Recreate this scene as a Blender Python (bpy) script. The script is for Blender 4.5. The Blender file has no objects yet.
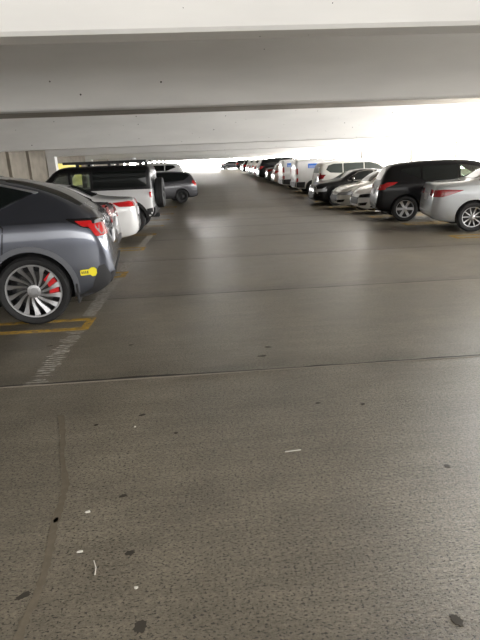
import bpy, bmesh, math, random
from mathutils import Vector, Matrix
from mathutils.bvhtree import BVHTree
random.seed(7)
sc = bpy.context.scene
COL = sc.collection
R = math.radians

# ------------------------------------------------------------------ materials
MATS = {}
def mat(name, col=(.5, .5, .5), rough=.5, metal=0., coat=0., emis=0., trans=0., spec=.5, alpha=1.):
    if name in MATS: return MATS[name]
    m = bpy.data.materials.new(name); m.use_nodes = True
    b = m.node_tree.nodes['Principled BSDF']
    b.inputs['Base Color'].default_value = (*col, 1)
    b.inputs['Roughness'].default_value = rough
    b.inputs['Metallic'].default_value = metal
    b.inputs['Coat Weight'].default_value = coat
    b.inputs['Coat Roughness'].default_value = .05
    b.inputs['Specular IOR Level'].default_value = spec
    if emis:
        b.inputs['Emission Color'].default_value = (*col, 1); b.inputs['Emission Strength'].default_value = emis
    if trans: b.inputs['Transmission Weight'].default_value = trans; b.inputs['IOR'].default_value = 1.05
    MATS[name] = m
    return m
def N(nt, t, **kw):
    n = nt.nodes.new(t)
    for k, v in kw.items(): setattr(n, k, v)
    return n
def paint(name, col, metal=.0, rough=.35):
    """car paint: base with tiny flake variation under a clear coat"""
    m = mat(name, col, rough, metal, coat=1.)
    nt = m.node_tree; b = nt.nodes['Principled BSDF']
    tc = N(nt, 'ShaderNodeTexCoord'); no = N(nt, 'ShaderNodeTexNoise'); no.inputs['Scale'].default_value = 3.
    mx = N(nt, 'ShaderNodeMix', data_type='RGBA')
    mx.inputs[6].default_value = (*[c * .92 for c in col], 1); mx.inputs[7].default_value = (*[min(1, c * 1.06) for c in col], 1)
    nt.links.new(tc.outputs['Object'], no.inputs['Vector']); nt.links.new(no.outputs['Fac'], mx.inputs[0])
    nt.links.new(mx.outputs[2], b.inputs['Base Color'])
    return m
def painted_concrete(name, col, spot=True, dirt=.12):
    m = bpy.data.materials.new(name); m.use_nodes = True; nt = m.node_tree; b = nt.nodes['Principled BSDF']
    tc = N(nt, 'ShaderNodeTexCoord')
    mp = N(nt, 'ShaderNodeMapping'); mp.inputs['Scale'].default_value = (.35, 1.2, 1.6)
    n1 = N(nt, 'ShaderNodeTexNoise'); n1.inputs['Scale'].default_value = 1.6; n1.inputs['Detail'].default_value = 6
    nt.links.new(tc.outputs['Object'], mp.inputs['Vector']); nt.links.new(mp.outputs['Vector'], n1.inputs['Vector'])
    r1 = N(nt, 'ShaderNodeMapRange'); r1.inputs['From Min'].default_value = .35; r1.inputs['From Max'].default_value = .7
    r1.inputs['To Min'].default_value = 0; r1.inputs['To Max'].default_value = 1
    nt.links.new(n1.outputs['Fac'], r1.inputs['Value'])
    mx = N(nt, 'ShaderNodeMix', data_type='RGBA')
    mx.inputs[6].default_value = (*col, 1); mx.inputs[7].default_value = (*[c * (1 - dirt) for c in col], 1)
    nt.links.new(r1.outputs['Result'], mx.inputs[0])
    out = mx.outputs[2]
    if spot:   # small air holes in the concrete
        vo = N(nt, 'ShaderNodeTexVoronoi'); vo.inputs['Scale'].default_value = 5.5; vo.inputs['Randomness'].default_value = 1.
        nt.links.new(tc.outputs['Object'], vo.inputs['Vector'])
        wn = N(nt, 'ShaderNodeTexWhiteNoise'); nt.links.new(vo.outputs['Position'], wn.inputs['Vector'])
        md = N(nt, 'ShaderNodeMath', operation='MULTIPLY'); md.inputs[1].default_value = .085
        nt.links.new(wn.outputs['Value'], md.inputs[0])
        lt = N(nt, 'ShaderNodeMath', operation='LESS_THAN')
        nt.links.new(vo.outputs['Distance'], lt.inputs[0]); nt.links.new(md.outputs[0], lt.inputs[1])
        m2 = N(nt, 'ShaderNodeMix', data_type='RGBA'); m2.inputs[7].default_value = (.06, .055, .05, 1)
        nt.links.new(lt.outputs[0], m2.inputs[0]); nt.links.new(out, m2.inputs[6]); out = m2.outputs[2]
    nt.links.new(out, b.inputs['Base Color'])
    b.inputs['Roughness'].default_value = .75; b.inputs['Specular IOR Level'].default_value = .2
    return m
def floor_material():
    m = bpy.data.materials.new('worn_concrete_floor'); m.use_nodes = True; nt = m.node_tree; b = nt.nodes['Principled BSDF']
    L = nt.links.new
    tc = N(nt, 'ShaderNodeTexCoord'); V = tc.outputs['Object']
    def noise(scale, det, vec=(1, 1, 1), rough=.55):
        mp = N(nt, 'ShaderNodeMapping'); mp.inputs['Scale'].default_value = vec; L(V, mp.inputs['Vector'])
        n = N(nt, 'ShaderNodeTexNoise'); n.inputs['Scale'].default_value = scale; n.inputs['Detail'].default_value = det
        n.inputs['Roughness'].default_value = rough; L(mp.outputs['Vector'], n.inputs['Vector']); return n.outputs['Fac']
    def rng(v, a, c, x, y, smooth=False):
        r = N(nt, 'ShaderNodeMapRange')
        if smooth: r.interpolation_type = 'SMOOTHSTEP'
        for k, q in zip(('From Min', 'From Max', 'To Min', 'To Max'), (a, c, x, y)): r.inputs[k].default_value = q
        L(v, r.inputs['Value']); return r.outputs['Result']
    def mul(p, q):
        k = N(nt, 'ShaderNodeMath', operation='MULTIPLY')
        for i, s in enumerate((p, q)):
            if isinstance(s, (int, float)): k.inputs[i].default_value = s
            else: L(s, k.inputs[i])
        return k.outputs[0]
    big = rng(noise(.55, 5, (.6, 1.3, 1)), .2, .8, .72, 1.24)
    mid = rng(noise(3.2, 6, (.8, 1.3, 1), .6), .3, .7, .86, 1.13)
    lane = rng(noise(1.5, 3, (1.0, .07, 1)), .3, .72, .88, 1.1)          # wheel tracks along the aisle
    broom = rng(noise(9, 5, (.09, 1.9, 1), .75), .3, .7, .86, 1.13)      # broom finish across the aisle
    fine = rng(noise(55, 5, (.8, 1.2, 1), .85), .3, .68, .48, 1.48)
    pit = rng(noise(105, 2, (.7, 1.2, 1), .5), .37, .44, .22, 1.)
    f = mul(mul(mul(big, mid), mul(lane, broom)), mul(fine, pit))
    # grime collected just beyond each expansion joint
    sx = N(nt, 'ShaderNodeSeparateXYZ'); L(V, sx.inputs[0])
    ad = N(nt, 'ShaderNodeMath', operation='ADD'); ad.inputs[1].default_value = -3.56 + 2.52 * 10; L(sx.outputs['Y'], ad.inputs[0])
    mo = N(nt, 'ShaderNodeMath', operation='MODULO'); mo.inputs[1].default_value = 2.52; L(ad.outputs[0], mo.inputs[0])
    wob = noise(2.2, 4)
    grime = mul(rng(mo.outputs[0], 0, .42, 1, 0, True), rng(wob, .35, .65, .25, .8))
    inv = N(nt, 'ShaderNodeMath', operation='MULTIPLY_ADD'); inv.inputs[1].default_value = -.52; inv.inputs[2].default_value = 1
    L(grime, inv.inputs[0])
    f = mul(f, inv.outputs[0])
    # oily centre of each stall on the left side
    st = mul(rng(sx.outputs['X'], -2.2, -1.0, 1, 0, True), rng(noise(1.3, 4), .4, .62, 0, .42))
    iv2 = N(nt, 'ShaderNodeMath', operation='SUBTRACT'); iv2.inputs[0].default_value = 1; L(st, iv2.inputs[1]); f = mul(f, iv2.outputs[0])
    cr = N(nt, 'ShaderNodeMix', data_type='RGBA'); cr.inputs[6].default_value = (.192, .163, .119, 1); cr.inputs[7].default_value = (.205, .180, .138, 1)
    L(big, cr.inputs[0])
    vm = N(nt, 'ShaderNodeVectorMath', operation='SCALE'); L(cr.outputs[2], vm.inputs[0]); L(f, vm.inputs['Scale'])
    L(vm.outputs[0], b.inputs['Base Color'])
    L(rng(mul(big, lane), .6, 1.3, .25, .40), b.inputs['Roughness'])
    b.inputs['Specular IOR Level'].default_value = .6
    bp = N(nt, 'ShaderNodeBump'); bp.inputs['Strength'].default_value = .35; bp.inputs['Distance'].default_value = .006
    L(mul(fine, broom), bp.inputs['Height']); L(bp.outputs[0], b.inputs['Normal'])
    return m

M_white = painted_concrete('white_painted_concrete', (.80, .79, .77))
M_slab = painted_concrete('raw_concrete_ceiling', (.30, .275, .24), dirt=.25)
M_wall = painted_concrete('beige_concrete_wall', (.27, .24, .20), spot=False, dirt=.25)
M_floor = floor_material()
M_line = mat('worn_yellow_paint', (.52, .30, .02), .6)
def wornify(m, col, under, thr=.5, sc_=14):
    nt = m.node_tree; b = nt.nodes['Principled BSDF']; tc = N(nt, 'ShaderNodeTexCoord'); n = N(nt, 'ShaderNodeTexNoise')
    n.inputs['Scale'].default_value = sc_; n.inputs['Detail'].default_value = 8; n.inputs['Roughness'].default_value = .7
    r = N(nt, 'ShaderNodeMapRange'); r.inputs['From Min'].default_value = thr - .08; r.inputs['From Max'].default_value = thr + .1
    mx = N(nt, 'ShaderNodeMix', data_type='RGBA'); mx.inputs[6].default_value = (*col, 1); mx.inputs[7].default_value = (*under, 1)
    nt.links.new(tc.outputs['Object'], n.inputs['Vector']); nt.links.new(n.outputs['Fac'], r.inputs['Value']); nt.links.new(r.outputs[0], mx.inputs[0])
    nt.links.new(mx.outputs[2], b.inputs['Base Color'])
wornify(M_line, (.50, .30, .03), (.15, .125, .085), .52)
M_whiteline = mat('worn_white_paint', (.6, .6, .56), .6); wornify(M_whiteline, (.42, .40, .36), (.17, .15, .125), .50, 20)
M_seal = mat('black_joint_sealant', (.035, .031, .027), .6)
M_stain = mat('dark_floor_stain', (.05, .043, .034), .6)
M_scrap = mat('pale_litter', (.7, .68, .62), .7)

M_tire = mat('tire_rubber', (.012, .012, .013), .75)
M_well = mat('wheel_well_black', (.006, .006, .007), .9)
M_trim = mat('black_plastic_trim', (.018, .018, .02), .55)
M_gloss = mat('gloss_black_trim', (.008, .008, .009), .15, coat=.2, spec=.3)
M_glass = mat('tinted_glass', (.006, .008, .008), .04, spec=.4)
M_glass_mid = mat('green_tinted_glass', (.035, .045, .042), .05, spec=.8)
M_chrome = mat('chrome', (.75, .75, .76), .12, metal=1.)
M_alloy = mat('machined_alloy', (.50, .50, .52), .32, metal=.8)
M_alloy_d = mat('dark_alloy', (.035, .035, .038), .35, metal=.6)
M_barrel = mat('rim_barrel', (.02, .02, .022), .5, metal=.4)
M_caliper = mat('red_caliper', (.75, .015, .02), .35)
M_disc = mat('brake_disc', (.06, .058, .055), .5, metal=.5)
M_red = mat('red_lamp_lens', (.42, .010, .012), .12, coat=1., emis=.04)
M_redd = mat('dark_red_lamp_lens', (.28, .006, .012), .12, coat=1.)
M_lens = mat('clear_lamp_lens', (.34, .345, .36), .15, metal=.3, coat=.6)
M_plate = mat('plate_white', (.6, .6, .62), .5)
M_blue = mat('blue_decal', (.03, .16, .62), .5)
M_sticker = mat('yellow_sticker', (.85, .72, .02), .5)
M_ink = mat('sticker_ink', (.10, .09, .02), .5)
M_white_ink = mat('white_decal_letters', (.85, .87, .9), .5)
M_amber = mat('amber_marker', (.8, .3, .02), .3)
M_clear = bpy.data.materials.new('see_through_glass'); M_clear.use_nodes = True
_nt = M_clear.node_tree; _nt.nodes.clear()
_o = N(_nt, 'ShaderNodeOutputMaterial'); _t = N(_nt, 'ShaderNodeBsdfTransparent'); _t.inputs[0].default_value = (.82, .88, .82, 1)
_g = N(_nt, 'ShaderNodeBsdfGlossy'); _g.inputs['Roughness'].default_value = .03
_mx = N(_nt, 'ShaderNodeMixShader'); _mx.inputs[0].default_value = .12
_nt.links.new(_t.outputs[0], _mx.inputs[1]); _nt.links.new(_g.outputs[0], _mx.inputs[2]); _nt.links.new(_mx.outputs[0], _o.inputs[0])

# ------------------------------------------------------------------ object helpers
def link(o, parent=None):
    COL.objects.link(o)
    if parent: o.parent = parent
    return o
def mesh_obj(name, bm, m, parent=None, loc=None, smooth=False, sharp=35):
    me = bpy.data.meshes.new(name)
    bmesh.ops.recalc_face_normals(bm, faces=bm.faces)
    bm.to_mesh(me); bm.free()
    for k in (m if isinstance(m, (list, tuple)) else [m]): me.materials.append(k)
    if smooth:
        for p in me.polygons: p.use_smooth = True
        me.set_sharp_from_angle(angle=R(sharp))
    o = bpy.data.objects.new(name, me)
    if loc: o.location = loc
    return link(o, parent)
def empty(name, loc=(0, 0, 0), rz=0.):
    o = bpy.data.objects.new(name, None); o.empty_display_size = .2; o.location = loc; o.rotation_euler = (0, 0, rz)
    return link(o)
def box(bm, x0, x1, y0, y1, z0, z1, mi=0):
    v = [bm.verts.new((x, y, z)) for x in (x0, x1) for y in (y0, y1) for z in (z0, z1)]
    for f in ((0, 1, 3, 2), (4, 6, 7, 5), (0, 4, 5, 1), (2, 3, 7, 6), (0, 2, 6, 4), (1, 5, 7, 3)):
        bm.faces.new([v[i] for i in f]).material_index = mi
def interp(keys, x):
    """monotone cubic through (x, value) keys"""
    n = len(keys)
    if x <= keys[0][0]: return keys[0][1]
    if x >= keys[-1][0]: return keys[-1][1]
    d = [(keys[i + 1][1] - keys[i][1]) / (keys[i + 1][0] - keys[i][0]) for i in range(n - 1)]
    m = [d[0]] + [0 if d[i - 1] * d[i] <= 0 else 2 * d[i - 1] * d[i] / (d[i - 1] + d[i]) for i in range(1, n - 1)] + [d[-1]]
    for i in range(n - 1):
        if x <= keys[i + 1][0]:
            h = keys[i + 1][0] - keys[i][0]; t = (x - keys[i][0]) / h
            return ((2 * t**3 - 3 * t * t + 1) * keys[i][1] + (t**3 - 2 * t * t + t) * h * m[i]
                    + (-2 * t**3 + 3 * t * t) * keys[i + 1][1] + (t**3 - t * t) * h * m[i + 1])
def chaikin(p, n):
    for _ in range(n):
        q = [p[0]]
        for a, b in zip(p, p[1:]):
            q.append((a[0] * .75 + b[0] * .25, a[1] * .75 + b[1] * .25)); q.append((a[0] * .25 + b[0] * .75, a[1] * .25 + b[1] * .75))
        q.append(p[-1]); p = q
    return p
def lathe(bm, prof, seg=40, axis='y', c=(0, 0, 0), mi=0, closed=False):
    rings = []
    for k in range(seg):
        a = 2 * math.pi * k / seg
        rings.append([bm.verts.new((c[0] + r * math.cos(a), c[1] + h, c[2] + r * math.sin(a))) for r, h in prof])
    n = len(prof)
    for k in range(seg):
        A, B = rings[k], rings[(k + 1) % seg]
        for i in range(n if closed else n - 1):
            j = (i + 1) % n
            bm.faces.new((A[i], A[j], B[j], B[i])).material_index = mi

# ------------------------------------------------------------------ car pieces
def car_shell(S):
    """lofted body: S has L, W, top, shoulder, under, width keys; returns bmesh"""
    L, W = S['L'], S['W']; hw = W / 2
    xs = []
    x = 0.
    while x < L - 1e-6:
        xs.append(x)
        d = min(x, L - x)
        x += .02 if d < .1 else .045 if d < .4 else .08
    xs.append(L)
    bm = bmesh.new(); rows = []
    boxy = S.get('boxy', 0.)
    for x in xs:
        zt = interp(S['top'], x); zs = min(interp(S['shoulder'], x), zt - .02); zb = interp(S['under'], x)
        zb = min(zb, zs - .05)
        w = hw * interp(S['width'], x)
        sill = S.get('tuck', .05)
        a = max(0., min(1., (zt - zs) / .35)); a = a * a * (3 - 2 * a)
        wr = hw * S.get('roofw', .72) * min(1, interp(S['width'], x) + .02)
        ws = w * S.get('shw', .965)
        hs = zs - zb
        le = lambda p, q: p * (1 - a) + q * a
        pts = [(0, zb), (w * .55, zb), (w - sill - .03, zb), (w - sill * .5, zb + .07 * min(1, hs / .3)), (w, zb + .36 * hs),
               (w, zb + .62 * hs), (w * .993, zb + .85 * hs), (ws, zs - .008), (ws - .018, zs + .008 * a)]
        pts += [(le(ws * .93, wr + (ws - wr) * .72 * (1 - boxy * .2)), zs + (zt - zs) * le(.45, .25)),
                (le(ws * .84, wr + .035), zs + (zt - zs) * le(.75, .80)),
                (le(ws * .72, wr - .05), zs + (zt - zs) * le(.9, .955 + .02 * boxy)),
                (le(ws * .4, wr * .55), zs + (zt - zs) * .995), (0, zt)]
        pts = chaikin(pts, 2)
        rows.append([bm.verts.new((x, y, z)) for y, z in pts])
    n = len(rows[0])
    left = [[bm.verts.new((v.co.x, -v.co.y, v.co.z)) if 0 < i < n - 1 else v for i, v in enumerate(r)] for r in rows]
    for r, l in ((rows, False), (left, True)):
        for a, b in zip(r, r[1:]):
            for i in range(n - 1):
                f = (a[i], a[i + 1], b[i + 1], b[i])
                bm.faces.new(f if not l else f[::-1])
    for r, l in ((rows[0], left[0]), (rows[-1], left[-1])):
        for i in range(n - 1):
            vs = []
            for v in (r[i], r[i + 1], l[i + 1], l[i]):
                if v not in vs: vs.append(v)
            if len(vs) > 2: bm.faces.new(vs)
    bmesh.ops.recalc_face_normals(bm, faces=bm.faces)
    return bm
def cutter(kind, m, *a):
    bm = bmesh.new()
    if kind == 'cyl':
        x, z, r, y0, y1 = a
        lathe(bm, [(0.0001, y0), (r, y0), (r, y1), (0.0001, y1)], 48, c=(x, 0, z))
        bmesh.ops.remove_doubles(bm, verts=bm.verts, dist=.0008)
    else:
        poly, y0, y1 = a
        A = [bm.verts.new((x, y0, z)) for x, z in poly]; B = [bm.verts.new((x, y1, z)) for x, z in poly]
        bm.faces.new(A); bm.faces.new(B[::-1])
        for i in range(len(poly)):
            j = (i + 1) % len(poly); bm.faces.new((A[i], B[i], B[j], A[j]))
    bmesh.ops.recalc_face_normals(bm, faces=bm.faces)
    me = bpy.data.meshes.new('cut'); bm.to_mesh(me); bm.free(); me.materials.append(m)
    o = bpy.data.objects.new('cut', me); COL.objects.link(o); return o
def apply_cuts(o, cuts):
    for c in cuts:
        md = o.modifiers.new('b', 'BOOLEAN'); md.object = c; md.operation = 'DIFFERENCE'; md.solver = 'EXACT'
        try: md.material_mode = 'TRANSFER'
        except Exception: pass
    dg = bpy.context.evaluated_depsgraph_get()
    me = bpy.data.meshes.new_from_object(o.evaluated_get(dg), preserve_all_data_layers=True, depsgraph=dg)
    o.modifiers.clear(); old = o.data; o.data = me; me.name = 'body'
    for p in me.polygons: p.use_smooth = True
    me.set_sharp_from_angle(angle=R(32))
    for c in cuts:
        d = c.data; bpy.data.objects.remove(c); bpy.data.meshes.remove(d)

def smooth_poly(poly, r=.25, n=2):
    """round the corners of an outline a little"""
    out = []
    k = len(poly)
    for i in range(k):
        p, c, q = poly[i - 1], poly[i], poly[(i + 1) % k]
        for t in (0, .5, 1):
            u, v = (1 - t) * r * .5, t * r * .5
            a = (c[0] + (p[0] - c[0]) * r * .5, c[1] + (p[1] - c[1]) * r * .5); b = (c[0] + (q[0] - c[0]) * r * .5, c[1] + (q[1] - c[1]) * r * .5)
            s = (1 - t)**2; m_ = 2 * t * (1 - t); e = t * t
            out.append((s * a[0] + m_ * c[0] + e * b[0], s * a[1] + m_ * c[1] + e * b[1]))
    return out
class Car:
    def __init__(s, S):
        s.S = S; s.detail = S.get('detail', 2)
        bm = car_shell(S); s.bvh = BVHTree.FromBMesh(bm)
        s.root = empty(S['name'])
        s.body = mesh_obj('body', bm, [S['paint'], M_well], s.root, smooth=True, sharp=32)
        hw = S['W'] / 2
        cuts = []
        for xw in S['wheels']:
            for sd in (-1, 1):
                y0, y1 = sorted((sd * (hw - .30), sd * (hw + .2)))
                cuts.append(cutter('cyl', M_well, xw, S['R'] + .01, S['R'] + S.get('gap', .05), y0, y1))
        for poly in S.get('tunnels', []):
            cuts.append(cutter('prism', M_well, poly, -hw - .2, hw + .2))
        if S.get('cavity'):
            a, b, z0, z1, yy = S['cavity']; cuts.append(cutter('prism', M_well, [(a, z0), (b, z0), (b - .35, z1), (a, z1)], -yy, yy))
        apply_cuts(s.body, cuts)
    def hit(s, axis, u, v, sd):
        hw = s.S['W']
        if axis == 'y': o, d = Vector((u, sd * hw * 1.5, v)), Vector((0, -sd, 0))
        elif axis == 'x': o, d = Vector((s.S['L'] + 2 if sd > 0 else -2, u, v)), Vector((-sd, 0, 0))
        else: o, d = Vector((u, v, 4)), Vector((0, 0, -1))
        p, n, i, dist = s.bvh.ray_cast(o, d)
        if p is None: return None
        if n.dot(d) > 0: n = -n
        return p, n
    def patch(s, name, m, poly, axis='y', sd=1, off=.004, th=.012, step=.07, parent=None, rnd=0., label=None):
        if rnd: poly = smooth_poly(poly, rnd)
        bm = bmesh.new()
        f = bm.faces.new([bm.verts.new((u, v, 0)) for u, v in poly])
        if f.normal.z < 0: f.normal_flip()
        for ax in (0, 1):
            lo = min(p[ax] for p in poly); hi = max(p[ax] for p in poly)
            k = math.floor(lo / step) * step + step
            while k < hi - 1e-4:
                nn = [0, 0, 0]; nn[ax] = 1; cc = [0, 0, 0]; cc[ax] = k
                bmesh.ops.bisect_plane(bm, geom=bm.verts[:] + bm.edges[:] + bm.faces[:], plane_co=cc, plane_no=nn, dist=1e-5)
                k += step
        bm.verts.ensure_lookup_table(); bm.faces.ensure_lookup_table()
        res = {}; last = None
        for v in bm.verts:
            h = s.hit(axis, v.co.x, v.co.y, sd)
            if h is None:      # pull towards the middle of the outline until the body is met
                cx = sum(p[0] for p in poly) / len(poly); cy = sum(p[1] for p in poly) / len(poly)
                for t in (.03, .06, .1, .15, .2, .3, .4, .5):
                    h = s.hit(axis, v.co.x + (cx - v.co.x) * t, v.co.y + (cy - v.co.y) * t, sd)
                    if h: break
            if h is None: bm.free(); return None
            res[v.index] = h
        b2 = bmesh.new(); T = {}; B = {}
        for v in bm.verts:
            p, n = res[v.index]; T[v.index] = b2.verts.new(p + n * off); B[v.index] = b2.verts.new(p + n * (off - th))
        for f in bm.faces:
            b2.faces.new([T[v.index] for v in f.verts]); b2.faces.new([B[v.index] for v in f.verts][::-1])
        for e in bm.edges:
            if len(e.link_faces) == 1:
                a, b = e.verts[0].index, e.verts[1].index; b2.faces.new((T[a], T[b], B[b], B[a]))
        bm.free()
        o = mesh_obj(name, b2, m, parent or s.root, smooth=True, sharp=40)
        if label: o['label'] = label
        return o
    def both(s, *a, **k):
        r = []
        for sd in (-1, 1):
            r.append(s.patch(*a, sd=sd, **k))
        return r
    def mirror_pair(s, name, m, poly, sd, **k):
        """the same outline on the +y and -y half of the nose or tail"""
        s.patch(name, m, poly, axis='x', sd=sd, **k)
        s.patch(name, m, [(-u, v) for u, v in poly][::-1], axis='x', sd=sd, **k)

def spoke_rim(bm, Rr, style, y, face=0.):
    """rim disc seen from +y side; y = outer plane"""
    n, w0, w1, twist, rh = style['n'], style['w0'], style['w1'], style.get('twist', 0), style.get('rh', .18)
    K = 7
    def ring(r, y_): return r, y_
    lathe(bm, [(Rr, y - .012), (Rr * .985, y), (Rr * .93, y - .002), (Rr * .915, y - .02)], 48)
    lathe(bm, [(Rr * rh, y - .035), (Rr * rh, y - .008), (Rr * rh * .75, y - .002), (.0005, y - .001)], 24)
    for k in range(n):
        a0 = 2 * math.pi * k / n
        subs = style.get('split', 0)
        for off in ((-subs, subs) if subs else (0,)):
            T = []; B = []
            for i in range(K):
                t = i / (K - 1); r = Rr * (rh * .8 + (.935 - rh * .8) * t)
                bulge = style.get('bulge', 0) * math.sin(math.pi * t)
                w = (w0 + (w1 - w0) * t + bulge) / r * .5 * Rr
                ac = a0 + twist * math.sin(t * math.pi / 2) + off * t
                dy = y - .006 - .022 * math.sin(t * math.pi) * style.get('dish', 1)
                T.append([(r, ac - w, dy - style.get('pitch', 0)), (r, ac + w, dy)])
            rows = []
            for q in T:
                rows.append([bm.verts.new((r * math.cos(a), yy, r * math.sin(a))) for r, a, yy in q]
                            + [bm.verts.new((r * math.cos(a), yy - .03, r * math.sin(a))) for r, a, yy in q[::-1]])
            for A, C in zip(rows, rows[1:]):
                for i in range(4):
                    j = (i + 1) % 4; bm.faces.new((A[i], A[j], C[j], C[i]))
            bm.faces.new(rows[0]); bm.faces.new(rows[-1][::-1])
def make_wheel(R_, Rr, wd, style, rim_m, caliper=None, hub_m=None):
    """prototype wheel, outer side towards +y; returns (tire, children)"""
    bm = bmesh.new(); h = wd / 2; s_ = (R_ - Rr)
    prof = [(Rr * .97, -h * .8), (Rr + s_ * .3, -h * .98), (Rr + s_ * .65, -h), (R_ - .022, -h * .93), (R_, -h * .74), (R_, -h * .32), (R_ - .008, -h * .30), (R_ - .008, -h * .24), (R_, -h * .22),
            (R_, h * .22), (R_ - .008, h * .24), (R_ - .008, h * .30), (R_, h * .32), (R_, h * .74), (R_ - .022, h * .93), (Rr + s_ * .65, h), (Rr + s_ * .3, h * .98), (Rr * .99, h * .86), (Rr * .97, h * .8)]
    lathe(bm, prof, 48)
    tire = mesh_obj('wheel', bm, M_tire, smooth=True)
    bm = bmesh.new(); spoke_rim(bm, Rr * .985, style, h * .86)
    rim = mesh_obj('rim', bm, rim_m, tire, smooth=True, sharp=25)
    bm = bmesh.new(); lathe(bm, [(Rr * .965, h * .84), (Rr * .93, h * .5), (Rr * .90, -h * .2), (Rr * .90, -h * .7), (.001, -h * .7)], 36)
    mesh_obj('rim_barrel', bm, M_barrel, tire, smooth=True)
    bm = bmesh.new(); lathe(bm, [(.03, h * .02), (Rr * .66, h * .02), (Rr * .66, -h * .1), (.03, -h * .1)], 32)
    mesh_obj('brake_disc', bm, M_disc, tire, smooth=True)
    bm = bmesh.new(); lathe(bm, [(Rr * .13, h * .84), (Rr * .12, h * .89), (.0005, h * .9)], 20)
    mesh_obj('hub_cap', bm, hub_m or rim_m, tire, smooth=True)
    if caliper:
        bm = bmesh.new(); K = 9; rows = []
        for i in range(K):
            a = R(-32 + 64 * i / (K - 1)); rr = (Rr * .50, Rr * .84)
            rows.append([bm.verts.new((rr[0] * math.cos(a), h * .40, rr[0] * math.sin(a))), bm.verts.new((rr[1] * math.cos(a), h * .45, rr[1] * math.sin(a))),
                         bm.verts.new((rr[1] * math.cos(a), -h * .3, rr[1] * math.sin(a))), bm.verts.new((rr[0] * math.cos(a), -h * .3, rr[0] * math.sin(a)))])
        for A, C in zip(rows, rows[1:]):
            for i in range(4): bm.faces.new((A[i], A[(i + 1) % 4], C[(i + 1) % 4], C[i]))
        bm.faces.new(rows[0]); bm.faces.new(rows[-1][::-1])
        c = mesh_obj('brake_caliper', bm, caliper, tire); c['label'] = 'red brake caliper behind the spokes'
    return tire
def dup_tree(o, parent=None):
    c = o.copy(); COL.objects.link(c); c.parent = parent
    for ch in list(o.children): dup_tree(ch, c)
    return c
def put_wheels(car, proto, tread_in=.02, caliper_rot=0.):
    S = car.S; hw = S['W'] / 2; first = True
    wd = S.get('tw', .22)
    for xw in S['wheels']:
        for sd in (1, -1):
            w = proto if first else dup_tree(proto); first = False
            w.parent = car.root; w.location = (xw, sd * (hw - wd / 2 - tread_in), S['R'])
            w.rotation_euler = (0, caliper_rot, 0) if sd > 0 else (0, caliper_rot, math.pi)
            if sd < 0: w.rotation_euler = (0, (math.pi - caliper_rot) if caliper_rot else 0, math.pi)
def arch_trim(car, name, m, w=.06, zmin=.25, off=.012, ang=(-8, 188)):
    S = car.S
    for xw in S['wheels']:
        r0 = S['R'] + S.get('gap', .05) - .004; zc = S['R'] + .01
        poly = []
        K = 22
        a0, a1 = R(ang[0]), R(ang[1])
        for i in range(K + 1):
            a = a0 + (a1 - a0) * i / K; poly.append((xw + (r0 + w) * math.cos(a), zc + (r0 + w) * math.sin(a)))
        for i in range(K, -1, -1):
            a = a0 + (a1 - a0) * i / K; poly.append((xw + r0 * math.cos(a), zc + r0 * math.sin(a)))
        car.both(name, m, poly, off=off, th=.03, step=.05)
def door_set(car, doors, handle_m, gap_shade=True):
    S = car.S
    for poly, hx, hz in doors:
        for sd in (-1, 1):
            d = car.patch('door', S['paint'], poly, sd=sd, off=.0035, th=.010, rnd=.18)
            if d is None: continue
            cx = sum(p[0] for p in poly) / len(poly); cz = sum(p[1] for p in poly) / len(poly)
            big = [(cx + (x - cx) * (1 + .012 / abs(x - cx) if abs(x - cx) > .05 else 1), cz + (z - cz) * (1 + .010 / abs(z - cz) if abs(z - cz) > .05 else 1)) for x, z in poly]
            car.patch('door_gap_shade', M_well, big, sd=sd, off=.001, th=.010, rnd=.18, parent=d)  # dark sheet under the door edge: painted shade of the shut gap
            if hx is not None:
                h = car.hit('y', hx, hz, sd)
                if h:
                    p, n = h; bm = bmesh.new(); box(bm, p.x - .10, p.x + .10, p.y - .03 * (sd < 0), p.y + .03 * (sd > 0), p.z - .014, p.z + .014)
                    bmesh.ops.bevel(bm, geom=bm.edges[:], offset=.008, segments=2, affect='EDGES')
                    mesh_obj('door_handle', bm, handle_m, d, smooth=True)
def mirrors(car, x, z, m, size=1.):
    hw = car.S['W'] / 2
    for sd in (-1, 1):
        h = car.hit('y', x, z, sd)
        if not h: continue
        p, n = h; bm = bmesh.new()
        bmesh.ops.create_icosphere(bm, subdivisions=3, radius=1)
        for v in bm.verts:
            v.co = Vector((v.co.x * .075 * size, v.co.y * .11 * size, v.co.z * .075 * size))
            if v.co.x < 0: v.co.x *= .35
            v.co += Vector((p.x + .02, p.y + sd * .17 * size, p.z + .05))
        o = mesh_obj('side_mirror', bm, m, car.root, smooth=True, sharp=60)
        bm = bmesh.new(); y0, y1 = sorted((p.y - sd * .01, p.y + sd * .12)); box(bm, p.x - .015, p.x + .05, y0, y1, p.z - .012, p.z + .03); mesh_obj('mirror_arm', bm, M_trim, o)
def plate(car, z, sd=-1, m=M_plate, w=.30, h=.15):
    hit = car.hit('x', 0, z, sd)
    if not hit: return
    p, n = hit; bm = bmesh.new(); x0, x1 = sorted((p.x, p.x + sd * .02)); box(bm, x0, x1, -w / 2, w / 2, z - h / 2, z + h / 2)
    bmesh.ops.bevel(bm, geom=bm.edges[:], offset=.004, segments=1, affect='EDGES')
    mesh_obj('license_plate', bm, m, car.root)
def finish(car, x, y, z, rz, label, group=None, sx=1.):
    """x = world position of the local point (px0, 0)"""
    r = car.root; r.location = (x, y, z); r.rotation_euler = (0, 0, rz); r.scale = (sx, sx, sx)
    r['label'] = label; r['category'] = 'car' if car.S['name'] not in ('cargo_van',) else 'van'
    if group: r['group'] = group
    return r

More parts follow.
